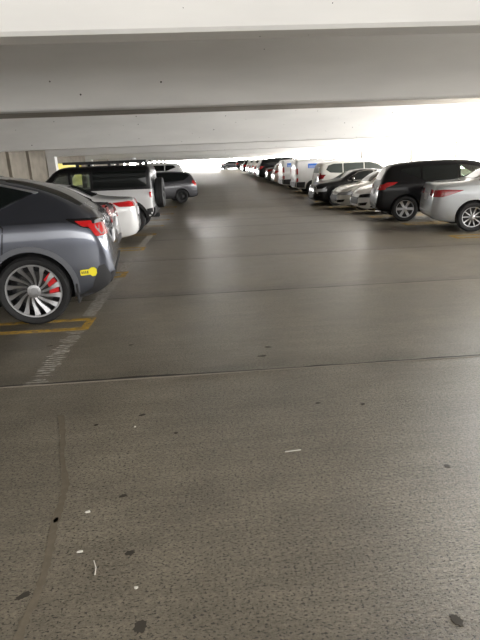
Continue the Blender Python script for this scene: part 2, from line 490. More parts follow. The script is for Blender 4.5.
# ------------------------------------------------------------------ the garage
FLOOR_KEYS = [(-9, 0), (10.5, 0), (13, -.05), (15.3, -.12), (18, -.20), (20.5, -.22), (23, -.12), (25.5, -.01), (28, .08), (30.5, .18), (33, .28), (36, .37), (42, .45), (60, .62), (105, 1.0)]
def fz(y): return interp(FLOOR_KEYS, y)
XL, XR, Y0, Y1 = -7.7, 11.2, -4.0, 105.0
def struct(o): o['kind'] = 'structure'; return o
bm = bmesh.new()
ys = [Y0] + [y for y in (i * .5 for i in range(int(Y0 * 2) + 1, int(Y1 * 2)))] + [Y1]
ra = [[bm.verts.new((x, y, fz(y))) for x in (XL - .3, XR + .3)] for y in ys]
rb = [[bm.verts.new((x, y, fz(y) - .35)) for x in (XL - .3, XR + .3)] for y in ys]
for rr, fl in ((ra, 0), (rb, 1)):
    for a, b in zip(rr, rr[1:]): bm.faces.new((a[0], a[1], b[1], b[0]))
for k in (0, 1):
    for i in range(len(ys) - 1): bm.faces.new((ra[i][k], ra[i + 1][k], rb[i + 1][k], rb[i][k]))
bm.faces.new((ra[0][0], ra[0][1], rb[0][1], rb[0][0])); bm.faces.new((ra[-1][0], ra[-1][1], rb[-1][1], rb[-1][0]))
floor = struct(mesh_obj('floor', bm, M_floor, smooth=True, sharp=40))

def flat_poly(bm, pts, th=.002, dz=0.):
    """thin slab lying on the floor"""
    T = [bm.verts.new((x, y, fz(y) + th + dz)) for x, y in pts]; B = [bm.verts.new((x, y, fz(y) - .002)) for x, y in pts]
    bm.faces.new(T); bm.faces.new(B[::-1])
    for i in range(len(pts)): j = (i + 1) % len(pts); bm.faces.new((T[i], T[j], B[j], B[i]))
# expansion joints
for k in range(9):
    y = 3.56 + 2.52 * k
    bm = bmesh.new(); x = XL; wig = 0
    pr = None; seg = []
    while x < XR:
        wig += random.uniform(-.006, .006); wig *= .9
        seg.append((x, y + wig, random.uniform(.006, .016) * (1.3 if k == 0 else .8))); x += .12
    T = [[bm.verts.new((a, b - w, fz(b) + .0015)), bm.verts.new((a, b + w, fz(b) + .0015))] for a, b, w in seg]
    for a, b in zip(T, T[1:]): bm.faces.new((a[0], a[1], b[1], b[0]))
    mesh_obj('joint_sealant', bm, M_seal, floor)
# raised lip at the nearest joint
bm = bmesh.new(); box(bm, XL, XR, 3.525, 3.542, -.01, .003)
bmesh.ops.bevel(bm, geom=bm.edges[:], offset=.002, segments=2, affect='EDGES')
mesh_obj('joint_lip', bm, mat('worn_joint_edge', (.27, .24, .20), .5), floor)
# yellow hairpin stall lines
def hairpin(xe, xo, y, sd, w=.42, t=.09):
    bm = bmesh.new(); dirx = 1 if xo > xe else -1
    n = 14
    for yy in (y - w / 2, y + w / 2 - t):
        for i in range(n):
            a = xe + (xo - xe) * i / n; b = xe + (xo - xe) * (i + 1) / n
            flat_poly(bm, [(a, yy), (b, yy), (b, yy + t), (a, yy + t)])
    flat_poly(bm, [(xe, y - w / 2 + t), (xe + dirx * t, y - w / 2 + t), (xe + dirx * t, y + w / 2 - t), (xe, y + w / 2 - t)], th=.0021)
    mesh_obj('parking_line', bm, M_line, floor)
for k in range(8): hairpin(-1.30, -6.5, 5.07 + 2.50 * k, -1)
for k in range(13): hairpin(5.0, 10.3, 9.55 + 2.52 * k, 1)
# worn white dashes running down the ends of the left stalls
bm = bmesh.new(); y = 3.50
while y < 12.5:
    if not (4.80 < y < 5.34 or 7.3 < y < 7.8 or 9.8 < y < 10.3):
        if random.random() < .85:
            a, b = -1.49 + random.uniform(-.02, .03), -1.335 + random.uniform(-.03, .015)
            sk = random.uniform(-.004, .004); t = random.uniform(.010, .022)
            flat_poly(bm, [(a, y), (b, y + sk), (b, y + sk + t), (a, y + t)])
    y += random.uniform(.038, .052)
mesh_obj('worn_white_line', bm, M_whiteline, floor)
# ---- camera frame (used only to read positions off the photo when the scene was laid out)
CM = ((0.99658, -0.05903, 0.05776), (-0.07306, -0.3041, 0.94983), (-0.03851, -0.95081, -0.30738))
EYE = 1.58
def on_floor(u, v):
    d = Vector(((u - 240) / 481, (v - 320) / 481, 1)); w = Vector([sum(CM[i][k] * d[k] for k in range(3)) for i in range(3)])
    t = -EYE / w.z; return w.x * t, w.y * t
def blob(cx, cy, rx, ry, rot=0, n=22, jag=.22):
    pts = []
    for i in range(n):
        a = 2 * math.pi * i / n; q = 1 + random.uniform(-jag, jag); x, y = rx * q * math.cos(a), ry * q * math.sin(a)
        pts.append((cx + x * math.cos(rot) - y * math.sin(rot), cy + x * math.sin(rot) + y * math.cos(rot)))
    return pts
for u, v, rx, ry, rot in [(142, 415, .022, .014, .3), (123, 496, .02, .011, .4), (130, 553, .020, .014, 0), (23, 596, .028, .014, .5), (140, 627, .026, .024, .8), (318, 403, .018, .010, 0),
                          (363, 404, .016, .012, .9), (447, 466, .016, .014, -.6), (457, 620, .018, .024, .5), (96, 425, .014, .01, .2), (268, 347, .03, .016, 0), (262, 356, .04, .016, 0),
                          (50, 346, .03, .012, .2), (131, 345, .025, .012, 0), (176, 433, .012, .01, 0), (56, 520, .012, .02, 0)]:
    x, y = on_floor(u, v); bm = bmesh.new(); flat_poly(bm, blob(x, y, rx, ry, rot), .0012); mesh_obj('floor_stain', bm, M_stain, floor)
# old tyre scuff wandering down the left of the foreground
P = [on_floor(u, v) for u, v in [(61, 415), (63, 435), (62, 455), (66, 485), (61, 505), (54, 525), (50, 550), (44, 575), (35, 600), (24, 622), (16, 645)]]
bm = bmesh.new(); pr = None
for i in range((len(P) - 1) * 6 + 1):
    k = min(i // 6, len(P) - 2); t = (i - 6 * k) / 6; x = P[k][0] * (1 - t) + P[k + 1][0] * t; y = P[k][1] * (1 - t) + P[k + 1][1] * t
    h = .017 + random.uniform(-.006, .006); cur = (bm.verts.new((x - h, y, .0012)), bm.verts.new((x + h, y, .0012)))
    if pr: bm.faces.new((pr[0], pr[1], cur[1], cur[0]))
    pr = cur
m_ = mat('tyre_scuff', (.14, .12, .09), .55); wornify(m_, (.150, .127, .093), (.180, .153, .112), .5, 25)
mesh_obj('floor_scuff', bm, m_, floor)
# litter
for i, (u, v, rx, ry, lab, nm) in enumerate([(88, 512, .013, .007, 'small pale paper scrap on the floor, largest of the bits left of the aisle centre', 'paper_scrap'),
                                   (136, 588, .008, .007, 'small round white speck of litter nearest the bottom of the photo', 'paper_scrap'),
                                   (135, 427, .008, .004, 'tiny white scrap lying just below the dark stain past the first floor joint', 'paper_scrap'),
                                   (80, 552, .012, .006, 'faint grey flattened scrap between the pale paper and the white thread', 'paper_scrap')]):
    x, y = on_floor(u, v); bm = bmesh.new(); flat_poly(bm, blob(x, y, rx, ry, random.random(), 8, .2), .004)
    o = mesh_obj(nm, bm, M_scrap, loc=None); o['label'] = lab; o['category'] = 'litter'
def thread(pts, lab):
    bm = bmesh.new(); P = [on_floor(*p) for p in pts]
    for a, b in zip(P, P[1:]):
        d = Vector((b[0] - a[0], b[1] - a[1])).normalized(); n = Vector((-d.y, d.x)) * .0018
        flat_poly(bm, [(a[0] + n.x, a[1] + n.y), (b[0] + n.x, b[1] + n.y), (b[0] - n.x, b[1] - n.y), (a[0] - n.x, a[1] - n.y)], .004)
    o = mesh_obj('thread', bm, M_scrap); o['label'] = lab; o['category'] = 'litter'
thread([(94, 561), (96, 568), (95, 575)], 'short curved white thread lying upright on the lower left floor')
thread([(285, 452), (293, 451), (301, 450)], 'thin straight white straw lying crosswise at the centre of the floor')

# ceiling slab, beams
SLAB = 3.30
def lift(y): return 0 if y < 45 else (y - 45) * .0095
bm = bmesh.new()
cy = [Y0, 45, Y1]
for a, b in zip(cy, cy[1:]):
    v = [bm.verts.new(p) for p in ((XL - .3, a, SLAB + lift(a)), (XR + .3, a, SLAB + lift(a)), (XR + .3, b, SLAB + lift(b)), (XL - .3, b, SLAB + lift(b)),
                                   (XL - .3, a, SLAB + .3 + lift(a)), (XR + .3, a, SLAB + .3 + lift(a)), (XR + .3, b, SLAB + .3 + lift(b)), (XL - .3, b, SLAB + .3 + lift(b)))]
    for f in ((0, 1, 2, 3), (4, 5, 6, 7), (0, 1, 5, 4), (2, 3, 7, 6), (0, 3, 7, 4), (1, 2, 6, 5)): bm.faces.new([v[i] for i in f])
struct(mesh_obj('ceiling', bm, M_slab))
BEAMS = [3.07, 6.54, 17.58, 25.68] + [34.0 + 8.3 * k for k in range(9)]
tn = 1
for i, y in enumerate(BEAMS):
    z = 2.30 + lift(y); d = .22 if i < 2 else .38
    if i > 3: z -= .05
    bm = bmesh.new()
    v = []
    for x in (XL, XR + .25):
        # tapered stem with a small chamfer at the soffit
        v.append([bm.verts.new((x, y + a, b)) for a, b in ((-.03, SLAB + .02 + lift(y)), (0, z + .02), (.02, z), (d - .02, z), (d, z + .02), (d + .03, SLAB + .02 + lift(y)))])
    for k in range(6): bm.faces.new((v[0][k], v[0][(k + 1) % 6], v[1][(k + 1) % 6], v[1][k]))
    bm.faces.new(v[0]); bm.faces.new(v[1][::-1])
    struct(mesh_obj('trim_%d' % tn, bm, M_white)); tn += 1
    for X in (XL + .02, XR - .35):
        if i in (0, 1) and X > 0: continue
        bm = bmesh.new(); box(bm, X, X + .42, y - .06, y + .34, fz(y) - .05, z + .03)
        bmesh.ops.bevel(bm, geom=[e for e in bm.edges if abs(e.verts[0].co.z - e.verts[1].co.z) > .5], offset=.02, segments=1, affect='EDGES')
        struct(mesh_obj('trim_%d' % tn, bm, M_white)); tn += 1
# left wall
bm = bmesh.new(); box(bm, XL - .3, XL, 8.0, 50.0, -.4, SLAB + .15)
wl = struct(mesh_obj('wall_left', bm, M_wall))
bm = bmesh.new(); box(bm, XL - .3, XL, Y0, 8.0, -.4, SLAB + .05)
struct(mesh_obj('wall_left_near', bm, M_wall)); bpy.data.objects['wall_left_near'].name = 'wall_left'
# pilasters and a low pipe on the left wall
for y in (20.6, 22.9):
    bm = bmesh.new(); box(bm, XL, XL + .12, y, y + .22, -.3, SLAB); struct(mesh_obj('trim_%d' % tn, bm, M_wall)); tn += 1
bm = bmesh.new()
lathe(bm, [(.05, 0), (.05, 3.2)], 16)
bmesh.ops.rotate(bm, verts=bm.verts, cent=(0, 0, 0), matrix=Matrix.Rotation(R(90), 3, 'X'))
o = mesh_obj('drain_pipe', bm, mat('pipe_white', (.6, .58, .54), .5), smooth=True, loc=(XL + .16, 18.6, -.18)); o['label'] = 'pale vertical drain pipe on the left garage wall'; o['category'] = 'pipe'
# yellow board
bm = bmesh.new(); box(bm, XL + .001, XL + .05, 26.6, 32.5, .75, 2.0); bmesh.ops.bevel(bm, geom=bm.edges[:], offset=.01, segments=1, affect='EDGES')
o = mesh_obj('yellow_sign', bm, mat('yellow_sign_paint', (.85, .68, .02), .45)); o['label'] = 'bright yellow sign board on the left wall behind the black roofed off-roader'; o['category'] = 'sign'
# right spandrel wall, with open sky above it
bm = bmesh.new(); box(bm, XR, XR + .2, Y0, Y1, -.5, 1.05)
struct(mesh_obj('wall_right', bm, M_white))
bm = bmesh.new(); box(bm, XR, XR + .2, Y0, 4.0, 1.05, SLAB + .05)  # unseen near bay, closed by an added wall to limit side light on foreground
struct(mesh_obj('wall_right', bm, M_white))
bm = bmesh.new(); box(bm, XL - .3, XR + .3, Y0 - .2, Y0, -.4, 1.2)  # unseen low wall, added to block bright sky from car reflections and foreground floor
struct(mesh_obj('wall_back_sky_block', bm, M_white))
bm = bmesh.new(); lathe(bm, [(.05, 0), (.05, 2.6)], 14); bmesh.ops.rotate(bm, verts=bm.verts, cent=(0, 0, 0), matrix=Matrix.Rotation(R(90), 3, 'X'))
o = mesh_obj('conduit_post', bm, mat('beige_post', (.5, .42, .3), .5), smooth=True, loc=(XR - .1, 21.6, -.1 + 0)); o['label'] = 'thin tan post by the open right side of the garage'; o['category'] = 'post'
for n_ in ('drain_pipe', 'conduit_post'):
    q = bpy.data.objects[n_]; zs_ = [v.co.z for v in q.data.vertices]
    if min(zs_) < -.1:
        for v in q.data.vertices: v.co.z = -v.co.z; 
# ------------------------------------------------------------------ car templates
def clipx(poly, x0, x1):
    def half(P, x, keep):
        out = []
        for i in range(len(P)):
            a, b = P[i], P[(i + 1) % len(P)]
            ia, ib = keep(a[0]), keep(b[0])
            if ia: out.append(a)
            if ia != ib:
                t = (x - a[0]) / (b[0] - a[0]); out.append((x, a[1] + (b[1] - a[1]) * t))
        return out
    p = half(poly, x0, lambda q: q >= x0); return half(p, x1, lambda q: q <= x1)
def grow(poly, g):
    cx = sum(p[0] for p in poly) / len(poly); cz = sum(p[1] for p in poly) / len(poly)
    w = max(p[0] for p in poly) - min(p[0] for p in poly); h = max(p[1] for p in poly) - min(p[1] for p in poly)
    return [(cx + (x - cx) * (1 + 2 * g / w), cz + (z - cz) * (1 + 2 * g / h)) for x, z in poly]
T = {}
T['sedan'] = dict(L=4.6, H=1.42, top=[(0, .62), (.03, .80), (.07, .94), (.15, 1.01), (.55, 1.04), (.85, 1.08), (1.35, 1.30), (1.8, 1.395), (2.3, 1.42), (2.75, 1.38), (3.1, 1.22), (3.45, 1.0), (4.0, .90), (4.35, .79), (4.52, .66), (4.6, .52)],
    shoulder=[(0, .55), (.05, .80), (.15, .93), (1, .97), (2.5, .93), (3.4, .88), (4.1, .80), (4.45, .66), (4.6, .45)],
    under=[(0, .34), (.08, .26), (.4, .2), (4.2, .18), (4.5, .22), (4.6, .28)],
    width=[(0, .70), (.05, .80), (.15, .88), (.4, .955), (.9, 1), (3.7, 1), (4.2, .94), (4.45, .82), (4.57, .68), (4.6, .6)],
    wheels=(.98, 3.68), glass=[(.90, 1.045), (1.32, 1.23), (1.75, 1.33), (2.3, 1.35), (2.72, 1.29), (3.22, 1.02), (3.15, .985), (1.6, 1.0)], pillars=(2.05,),
    wind=(3.38, 2.86, .60, .50), rearw=(.92, 1.42, .56, .48),
    doors=[([(1.12, .52), (1.2, .34), (2.03, .32), (2.03, .96), (1.30, .97)], 1.32, .86), ([(2.07, .32), (3.15, .34), (3.2, .5), (3.12, .93), (2.07, .96)], 2.25, .84)],
    tail_s=[(.02, .90), (.46, .885), (.26, .80), (.03, .76)], tail_r=[(.34, .76), (.80, .76), (.80, .90), (.34, .89)],
    head_s=[(4.12, .765), (4.52, .62), (4.50, .56), (4.22, .66)], head_f=[(.40, .55), (.86, .58), (.86, .70), (.42, .64)],
    grille=[(-.38, .34), (.38, .34), (.42, .56), (-.42, .56)], fog=[(.48, .30), (.74, .32), (.78, .42), (.50, .38)], plate=.72, mir=(3.0, 1.0))
T['suv'] = dict(L=4.6, H=1.62, top=[(0, .62), (.03, .82), (.10, 1.05), (.20, 1.28), (.30, 1.45), (.42, 1.53), (.9, 1.59), (1.6, 1.62), (2.3, 1.60), (2.75, 1.52), (3.1, 1.32), (3.5, 1.10), (4.05, 1.02), (4.35, .92), (4.53, .74), (4.6, .56)],
    shoulder=[(0, .55), (.04, .80), (.12, 1.0), (.3, 1.06), (1, 1.07), (2.5, 1.02), (3.4, 1.0), (4.1, .93), (4.45, .76), (4.6, .48)],
    under=[(0, .38), (.08, .30), (.4, .25), (4.2, .24), (4.5, .28), (4.6, .34)],
    width=[(0, .78), (.05, .86), (.15, .92), (.4, .97), (.9, 1), (3.7, 1), (4.2, .95), (4.45, .85), (4.57, .72), (4.6, .65)],
    wheels=(.90, 3.65), glass=[(.42, 1.36), (.52, 1.46), (1.3, 1.53), (2.2, 1.53), (2.7, 1.45), (3.3, 1.14), (3.2, 1.09), (1.4, 1.13), (.75, 1.17)], pillars=(1.15, 2.1),
    wind=(3.42, 2.88, .62, .54), rearw=None, rear_x=[(-.56, 1.12), (.56, 1.12), (.50, 1.42), (-.50, 1.42)],
    doors=[([(1.18, .60), (1.26, .38), (2.08, .36), (2.08, 1.08), (1.32, 1.10)], 1.36, .98), ([(2.12, .36), (3.15, .38), (3.2, .5), (3.12, 1.04), (2.12, 1.08)], 2.3, .96)],
    tail_s=[(.08, 1.06), (.42, 1.05), (.22, .90), (.05, .86)], tail_r=[(.48, .88), (.84, .86), (.84, 1.05), (.5, 1.03)],
    head_s=[(4.1, .89), (4.5, .74), (4.48, .66), (4.2, .77)], head_f=[(.42, .64), (.88, .66), (.86, .80), (.44, .76)],
    grille=[(-.38, .42), (.38, .42), (.42, .70), (-.42, .70)], fog=[(.5, .36), (.76, .38), (.78, .48), (.52, .46)], plate=.80, mir=(3.05, 1.1))
T['van'] = dict(L=4.6, H=1.72, top=[(0, 1.50), (.03, 1.64), (.10, 1.69), (1.0, 1.72), (2.6, 1.72), (3.1, 1.64), (3.5, 1.36), (3.9, 1.08), (4.3, .92), (4.53, .74), (4.6, .56)],
    shoulder=[(0, 1.0), (3, 1.0), (3.9, .95), (4.45, .72), (4.6, .48)],
    under=[(0, .34), (.08, .28), (.4, .24), (4.2, .22), (4.5, .24), (4.6, .30)],
    width=[(0, .92), (.05, .965), (.15, .985), (.4, 1.0), (3.7, 1), (4.2, .93), (4.45, .83), (4.57, .7), (4.6, .62)],
    wheels=(.85, 3.72), glass=[(2.75, 1.08), (2.75, 1.50), (3.2, 1.48), (3.75, 1.06)], pillars=(),
    wind=(3.88, 3.2, .66, .60), rearw=None, rear_x=None, doors=[([(2.68, .36), (3.6, .38), (3.6, 1.02), (2.68, 1.02)], 2.85, .92)],
    tail_s=None, tail_r=None, head_s=[(4.1, .84), (4.48, .72), (4.46, .62), (4.15, .7)], head_f=[(.42, .60), (.84, .62), (.82, .76), (.44, .72)],
    grille=[(-.38, .42), (.38, .42), (.42, .66), (-.42, .66)], fog=None, plate=.62, mir=(3.35, 1.1))
STYLE5 = dict(n=5, w0=.22, w1=.16, split=.17, dish=1.)
STYLE10 = dict(n=10, w0=.10, w1=.09, dish=1.)
STYLE6 = dict(n=6, w0=.24, w1=.30, dish=1.2)
STYLET = dict(n=14, w0=.070, w1=.20, twist=-.42, bulge=-.035, dish=.25, pitch=.014, rh=.24)
def build(kind, name, paint_m, L, W, H, Rw=.33, rim=.68, style=STYLE5, rim_m=None, front=False, detail=2, caliper=None, cal_rot=0., rails=False, **over):
    t = dict(T[kind]); kx, kz = L / t['L'], H / t['H']
    for k in ('top', 'shoulder', 'under', 'width'):
        if k in over: t[k] = over[k]
    scl = lambda P: [(x * kx, z * kz) for x, z in P] if P else P
    scf = lambda P: [(y * W / 1.8, z * kz) for y, z in P] if P else P
    S = dict(name=name, paint=paint_m, L=L, W=W, H=H, R=Rw, top=scl(t['top']), shoulder=scl(t['shoulder']), under=scl(t['under']),
             width=[(x * kx, w) for x, w in t['width']], wheels=over.get('wheels') or [x * kx for x in t['wheels']], roofw=over.get('roofw', .70 if kind != 'van' else .86), shw=.965, boxy=over.get('boxy', 0), gap=over.get('gap', .045), tunnels=over.get('tunnels', []), cavity=over.get('cavity'), tw=over.get('tw', .21))
    c = Car(S); c.kx, c.kz = kx, kz
    put_wheels(c, make_wheel(Rw, Rw * rim, S['tw'], style, rim_m or M_alloy, caliper), caliper_rot=cal_rot)
    g = over.get('glass') or scl(t['glass']); pil = over.get('pillars'); pil = [x * kx for x in t['pillars']] if pil is None else list(pil)
    if over.get('win_trim', True): c.both('window_trim', over.get('trim_m', M_gloss), grow(g, .022), off=.005, th=.02, rnd=.12)
    edges = [-9] + pil + [99]
    gm = over.get('glass_m', M_glass)
    for i, (a, b) in enumerate(zip(edges, edges[1:])):
        p = clipx(g, a + .025, b - .025)
        if len(p) > 2: c.both('side_window', (over.get('glass_ms') or {}).get(i, gm), p, off=.009, th=.012, rnd=.10)
    a, b, y0, y1 = over.get('wind') or t['wind']; W_ = W / 1.8
    if not over.get('wind'): a, b = a * kx, b * kx
    c.patch('windshield', M_glass, [(a, -y0 * W_), (a + .03, 0), (a, y0 * W_), (b, y1 * W_), (b + .02, 0), (b, -y1 * W_)], axis='z', off=.006, th=.012, rnd=.15)
    rw = over.get('rearw') or t['rearw']
    if rw:
        a, b, y0, y1 = rw
        if not over.get('rearw'): a, b = a * kx, b * kx
        c.patch('rear_window', M_glass, [(a, -y0 * W_), (a - .02, 0), (a, y0 * W_), (b, y1 * W_), (b, -y1 * W_)], axis='z', off=.006, th=.012, rnd=.15)
    elif t.get('rear_x'): c.patch('rear_window', M_glass, scf(t['rear_x']), axis='x', sd=-1, off=.006, th=.012, rnd=.2)
    door_set(c, [(scl(p), x * kx, z * kz) for p, x, z in over.get('doors', t['doors'])], over.get('handle_m', paint_m))
    lm = over.get('tail_m', M_red)
    ts = over.get('tail_s') or scl(t['tail_s'])
    if ts: c.both('tail_light', lm, ts, off=.010, th=.02, rnd=.2, step=.05)
    tr = over.get('tail_r') or scf(t['tail_r'])
    if tr: c.mirror_pair('tail_light', lm, tr, -1, off=.012, th=.02, rnd=.2, step=.05)
    hm = over.get('head_m', M_lens)
    c.both('headlight', hm, over.get('head_s') or scl(t['head_s']), off=.009, th=.02, rnd=.2, step=.05)
    c.mirror_pair('headlight', hm, over.get('head_f') or scf(t['head_f']), 1, off=.010, th=.02, rnd=.2, step=.05)
    c.patch('grille', M_trim, over.get('grille') or scf(t['grille']), axis='x', sd=1, off=.008, th=.015, rnd=.2)
    if t.get('fog'): c.mirror_pair('fog_light', M_gloss, scf(t['fog']), 1, off=.008, th=.02, rnd=.2)
    plate(c, t['plate'] * kz, -1)
    # lower black valance on the tail
    if over.get('valance', True): c.patch('rear_valance', M_trim, scf([(-.62, .36), (.62, .36), (.56, .46), (-.56, .46)]), axis='x', sd=-1, off=.006, th=.012, rnd=.2)
    mx, mz = t['mir']; mirrors(c, over.get('mir', (mx * kx, mz * kz))[0], over.get('mir', (mx * kx, mz * kz))[1], over.get('mir_m', paint_m))
    if rails:
        for sd in (-1, 1):
            bm = bmesh.new(); pts = []
            for i in range(14):
                x = (.75 + 2.0 * i / 13) * kx
                h = c.hit('z', x, sd * W / 2 * .62, 1); z = h[0].z + (.045 if 0 < i < 13 else 0); pts.append((x, sd * W / 2 * .62, z))
            rows = [[bm.verts.new((x, y + dy, z + dz)) for dy, dz in ((-.015, -.012), (.015, -.012), (.015, .012), (-.015, .012))] for x, y, z in pts]
            for A, B in zip(rows, rows[1:]):
                for i in range(4): bm.faces.new((A[i], A[(i + 1) % 4], B[(i + 1) % 4], B[i]))
            bm.faces.new(rows[0]); bm.faces.new(rows[-1][::-1])
            mesh_obj('roof_rail', bm, over.get('rail_m', M_chrome), c.root, smooth=True)
    return c
PI = math.pi
P_grey = paint('midnight_grey_metallic', (.072, .078, .098), .75, .30)
P_silver = paint('silver_metallic', (.46, .48, .50), .45, .34)
P_lgrey = paint('mid_grey_metallic', (.17, .17, .18), .6, .32)
P_dgrey = paint('charcoal_metallic', (.075, .075, .085), .6, .3)
P_black = paint('black_car_paint', (.005, .005, .006), .0, .3)
P_black.node_tree.nodes['Principled BSDF'].inputs['Coat Weight'].default_value = .3
P_black.node_tree.nodes['Principled BSDF'].inputs['Specular IOR Level'].default_value = .15
M_roofblack = mat('satin_black_roof', (.006, .006, .007), .35, coat=.1, spec=.3)
P_white = paint('white_car_paint', (.72, .72, .72), .0, .35)
P_pearl = paint('pearl_white_paint', (.66, .65, .61), .0, .35)
P_pink = paint('pinkish_white_paint', (.68, .56, .52), .0, .35)
P_red = paint('dark_red_paint', (.35, .03, .03), .1, .35)
P_teal = paint('teal_grey_paint', (.10, .20, .18), .2, .35)

# ---- grey crossover, nearest on the left (rear towards the aisle, its +y side faces the camera)
c = build('suv', 'electric_crossover', P_grey, 4.8, 1.92, 1.65, Rw=.372, rim=.80, style=STYLET, rim_m=mat('grey_machined_alloy', (.36, .36, .37), .35, metal=.75), caliper=M_caliper, cal_rot=PI + .25, tw=.25, gap=.05, roofw=.66,
    top=[(x * 4.6 / 4.8, z * 1.62 / 1.65) for x, z in [(0, .66), (.03, .84), (.07, .98), (.11, 1.08), (.16, 1.135), (.24, 1.19), (.54, 1.365), (.87, 1.48), (1.2, 1.545), (1.6, 1.60), (2.0, 1.64), (2.4, 1.65), (2.8, 1.6), (3.2, 1.40), (3.75, 1.06), (4.3, .95), (4.62, .80), (4.76, .66), (4.8, .52)]],
    shoulder=[(x * 4.6 / 4.8, z * 1.62 / 1.65) for x, z in [(0, .60), (.05, .78), (.12, .93), (.22, 1.03), (.5, 1.085), (1.0, 1.085), (1.6, 1.04), (2.6, .99), (3.7, .94), (4.3, .86), (4.65, .7), (4.8, .45)]],
    under=[(x * 4.6 / 4.8, z) for x, z in [(0, .44), (.08, .33), (.25, .25), (.5, .21), (1.2, .20), (4.3, .2), (4.7, .26), (4.8, .34)]],
    width=[(x * 4.6 / 4.8, z) for x, z in [(0, .74), (.04, .80), (.12, .865), (.25, .915), (.45, .96), (.75, .995), (1.1, 1), (3.9, 1), (4.4, .94), (4.66, .82), (4.77, .68), (4.8, .6)]],
    wheels=(.85, 3.75), glass=[(.75, 1.375), (1.10, 1.462), (1.6, 1.515), (2.3, 1.54), (2.8, 1.48), (3.3, 1.24), (3.52, 1.11), (3.4, 1.075), (2.5, 1.085), (1.7, 1.12), (1.13, 1.215)], pillars=(1.17, 2.3),
    wind=(3.66, 2.85, .62, .52), rearw=(.30, 1.05, .56, .50), doors=[([(1.06, .70), (1.3, .40), (2.15, .34), (2.15, 1.0), (1.0, 1.06)], 1.30, .93), ([(2.19, .34), (3.2, .36), (3.3, .5), (3.2, .96), (2.19, 1.0)], 2.45, .92)],
    tail_s=[(.35, 1.075), (.19, 1.065), (.17, 1.0), (.27, 1.015)], tail_r=[(.52, .90), (.83, .90), (.84, 1.03), (.55, 1.03)], mir=(3.2, 1.12))
for sd in (-1, 1):
    c.patch('lamp_housing', M_gloss, [(.44, 1.105), (.11, 1.085), (.05, 1.0), (.11, .96), (.28, 1.01)], sd=sd, off=.006, th=.02, rnd=.2, step=.05)
    c.patch('reversing_lamp', M_lens, [(.05, .90), (.11, .92), (.155, .985), (.16, 1.06), (.09, 1.065), (.05, .99)], sd=sd, off=.013, th=.02, rnd=.2, step=.04)
c.both('window_line', M_alloy, [(.70, 1.378), (1.10, 1.482), (1.6, 1.534), (2.3, 1.556), (2.3, 1.546), (1.6, 1.522), (1.10, 1.466), (.73, 1.366)], off=.012, th=.012, step=.05)
c.patch('roof_glass', M_glass, [(1.28, -.50), (1.28, .50), (2.8, .52), (2.8, -.52)], axis='z', off=.005, th=.01, rnd=.1)
arch_trim(c, 'wheel_arch_trim', mat('dark_grey_arch_trim', (.10, .105, .12), .4), w=.055, off=.010)
c.both('sill_trim', M_trim, [(1.32, .21), (3.38, .21), (3.36, .31), (1.34, .31)], off=.008, th=.02)
c.patch('rear_bumper', M_trim, [(-.70, .36), (.70, .36), (.76, .50), (-.76, .50)], axis='x', sd=-1, off=.008, th=.012, rnd=.15)
c.both('rear_bumper_edge', M_trim, [(.03, .44), (.10, .60), (.16, .58), (.25, .35), (.42, .26), (.30, .25), (.12, .33)], off=.006, th=.012, rnd=.1, step=.05)
st = c.patch('bumper_sticker', M_sticker, [(.185, .500), (.205, .480), (.235, .480), (.255, .500), (.345, .500), (.352, .508), (.352, .552), (.343, .562), (.262, .562), (.235, .578), (.205, .578), (.185, .555)], sd=1, off=.006, th=.008, step=.03, label='yellow bumper sticker')
for k in range(4): c.patch('sticker_print', M_ink, [(.272 + k * .019, .518), (.284 + k * .019, .518), (.284 + k * .019, .546), (.272 + k * .019, .546)], sd=1, off=.0075, th=.003, step=.03, parent=st)
for xw in c.S["wheels"][:1]:
    for sd in (-1, 1):
        bm = bmesh.new(); y0, y1 = sorted((sd * .70, sd * .925)); box(bm, xw - .455, xw - .435, y0, y1, .20, .42)
        bmesh.ops.bevel(bm, geom=bm.edges[:], offset=.006, segments=2, affect='EDGES'); mesh_obj('mud_flap', bm, M_trim, c.root, smooth=True)
finish(c, -1.151, 6.16, fz(6), PI + R(7), 'dark metallic grey crossover with red brake calipers and yellow bumper sticker, closest on the left')

# ---- grey sedan behind it
c = build('sedan', 'sedan', P_lgrey, 4.5, 1.78, 1.44, Rw=.32, style=STYLE10, tail_s=[(.015, 1.0), (.12, 1.04), (.27, .99), (.20, .84), (.10, .76), (.02, .78)], tail_r=[(.50, .76), (.82, .78), (.82, 1.0), (.56, .96)], roofw=.70)
c.both('reversing_lamp', M_lens, [(.03, .80), (.10, .79), (.15, .88), (.11, .95), (.05, .93)], off=.013, th=.02, rnd=.2, step=.04)
finish(c, -1.55, 8.62, fz(8.6), PI + R(5), 'mid grey sedan with red and white tail lamp between dark crossover and white sedan')
# ---- white sedan
c = build('sedan', 'sedan', P_white, 4.5, 1.76, 1.38, Rw=.32, style=STYLE5, tail_s=[(.05, .93), (.15, .945), (.47, .925), (.30, .855), (.10, .83)], tail_r=[(.42, .82), (.82, .84), (.82, .92), (.45, .92)])
finish(c, -1.50, 11.15, fz(11), PI + R(5), 'white sedan with slim red tail lamps parked just before the black roofed off-roader')

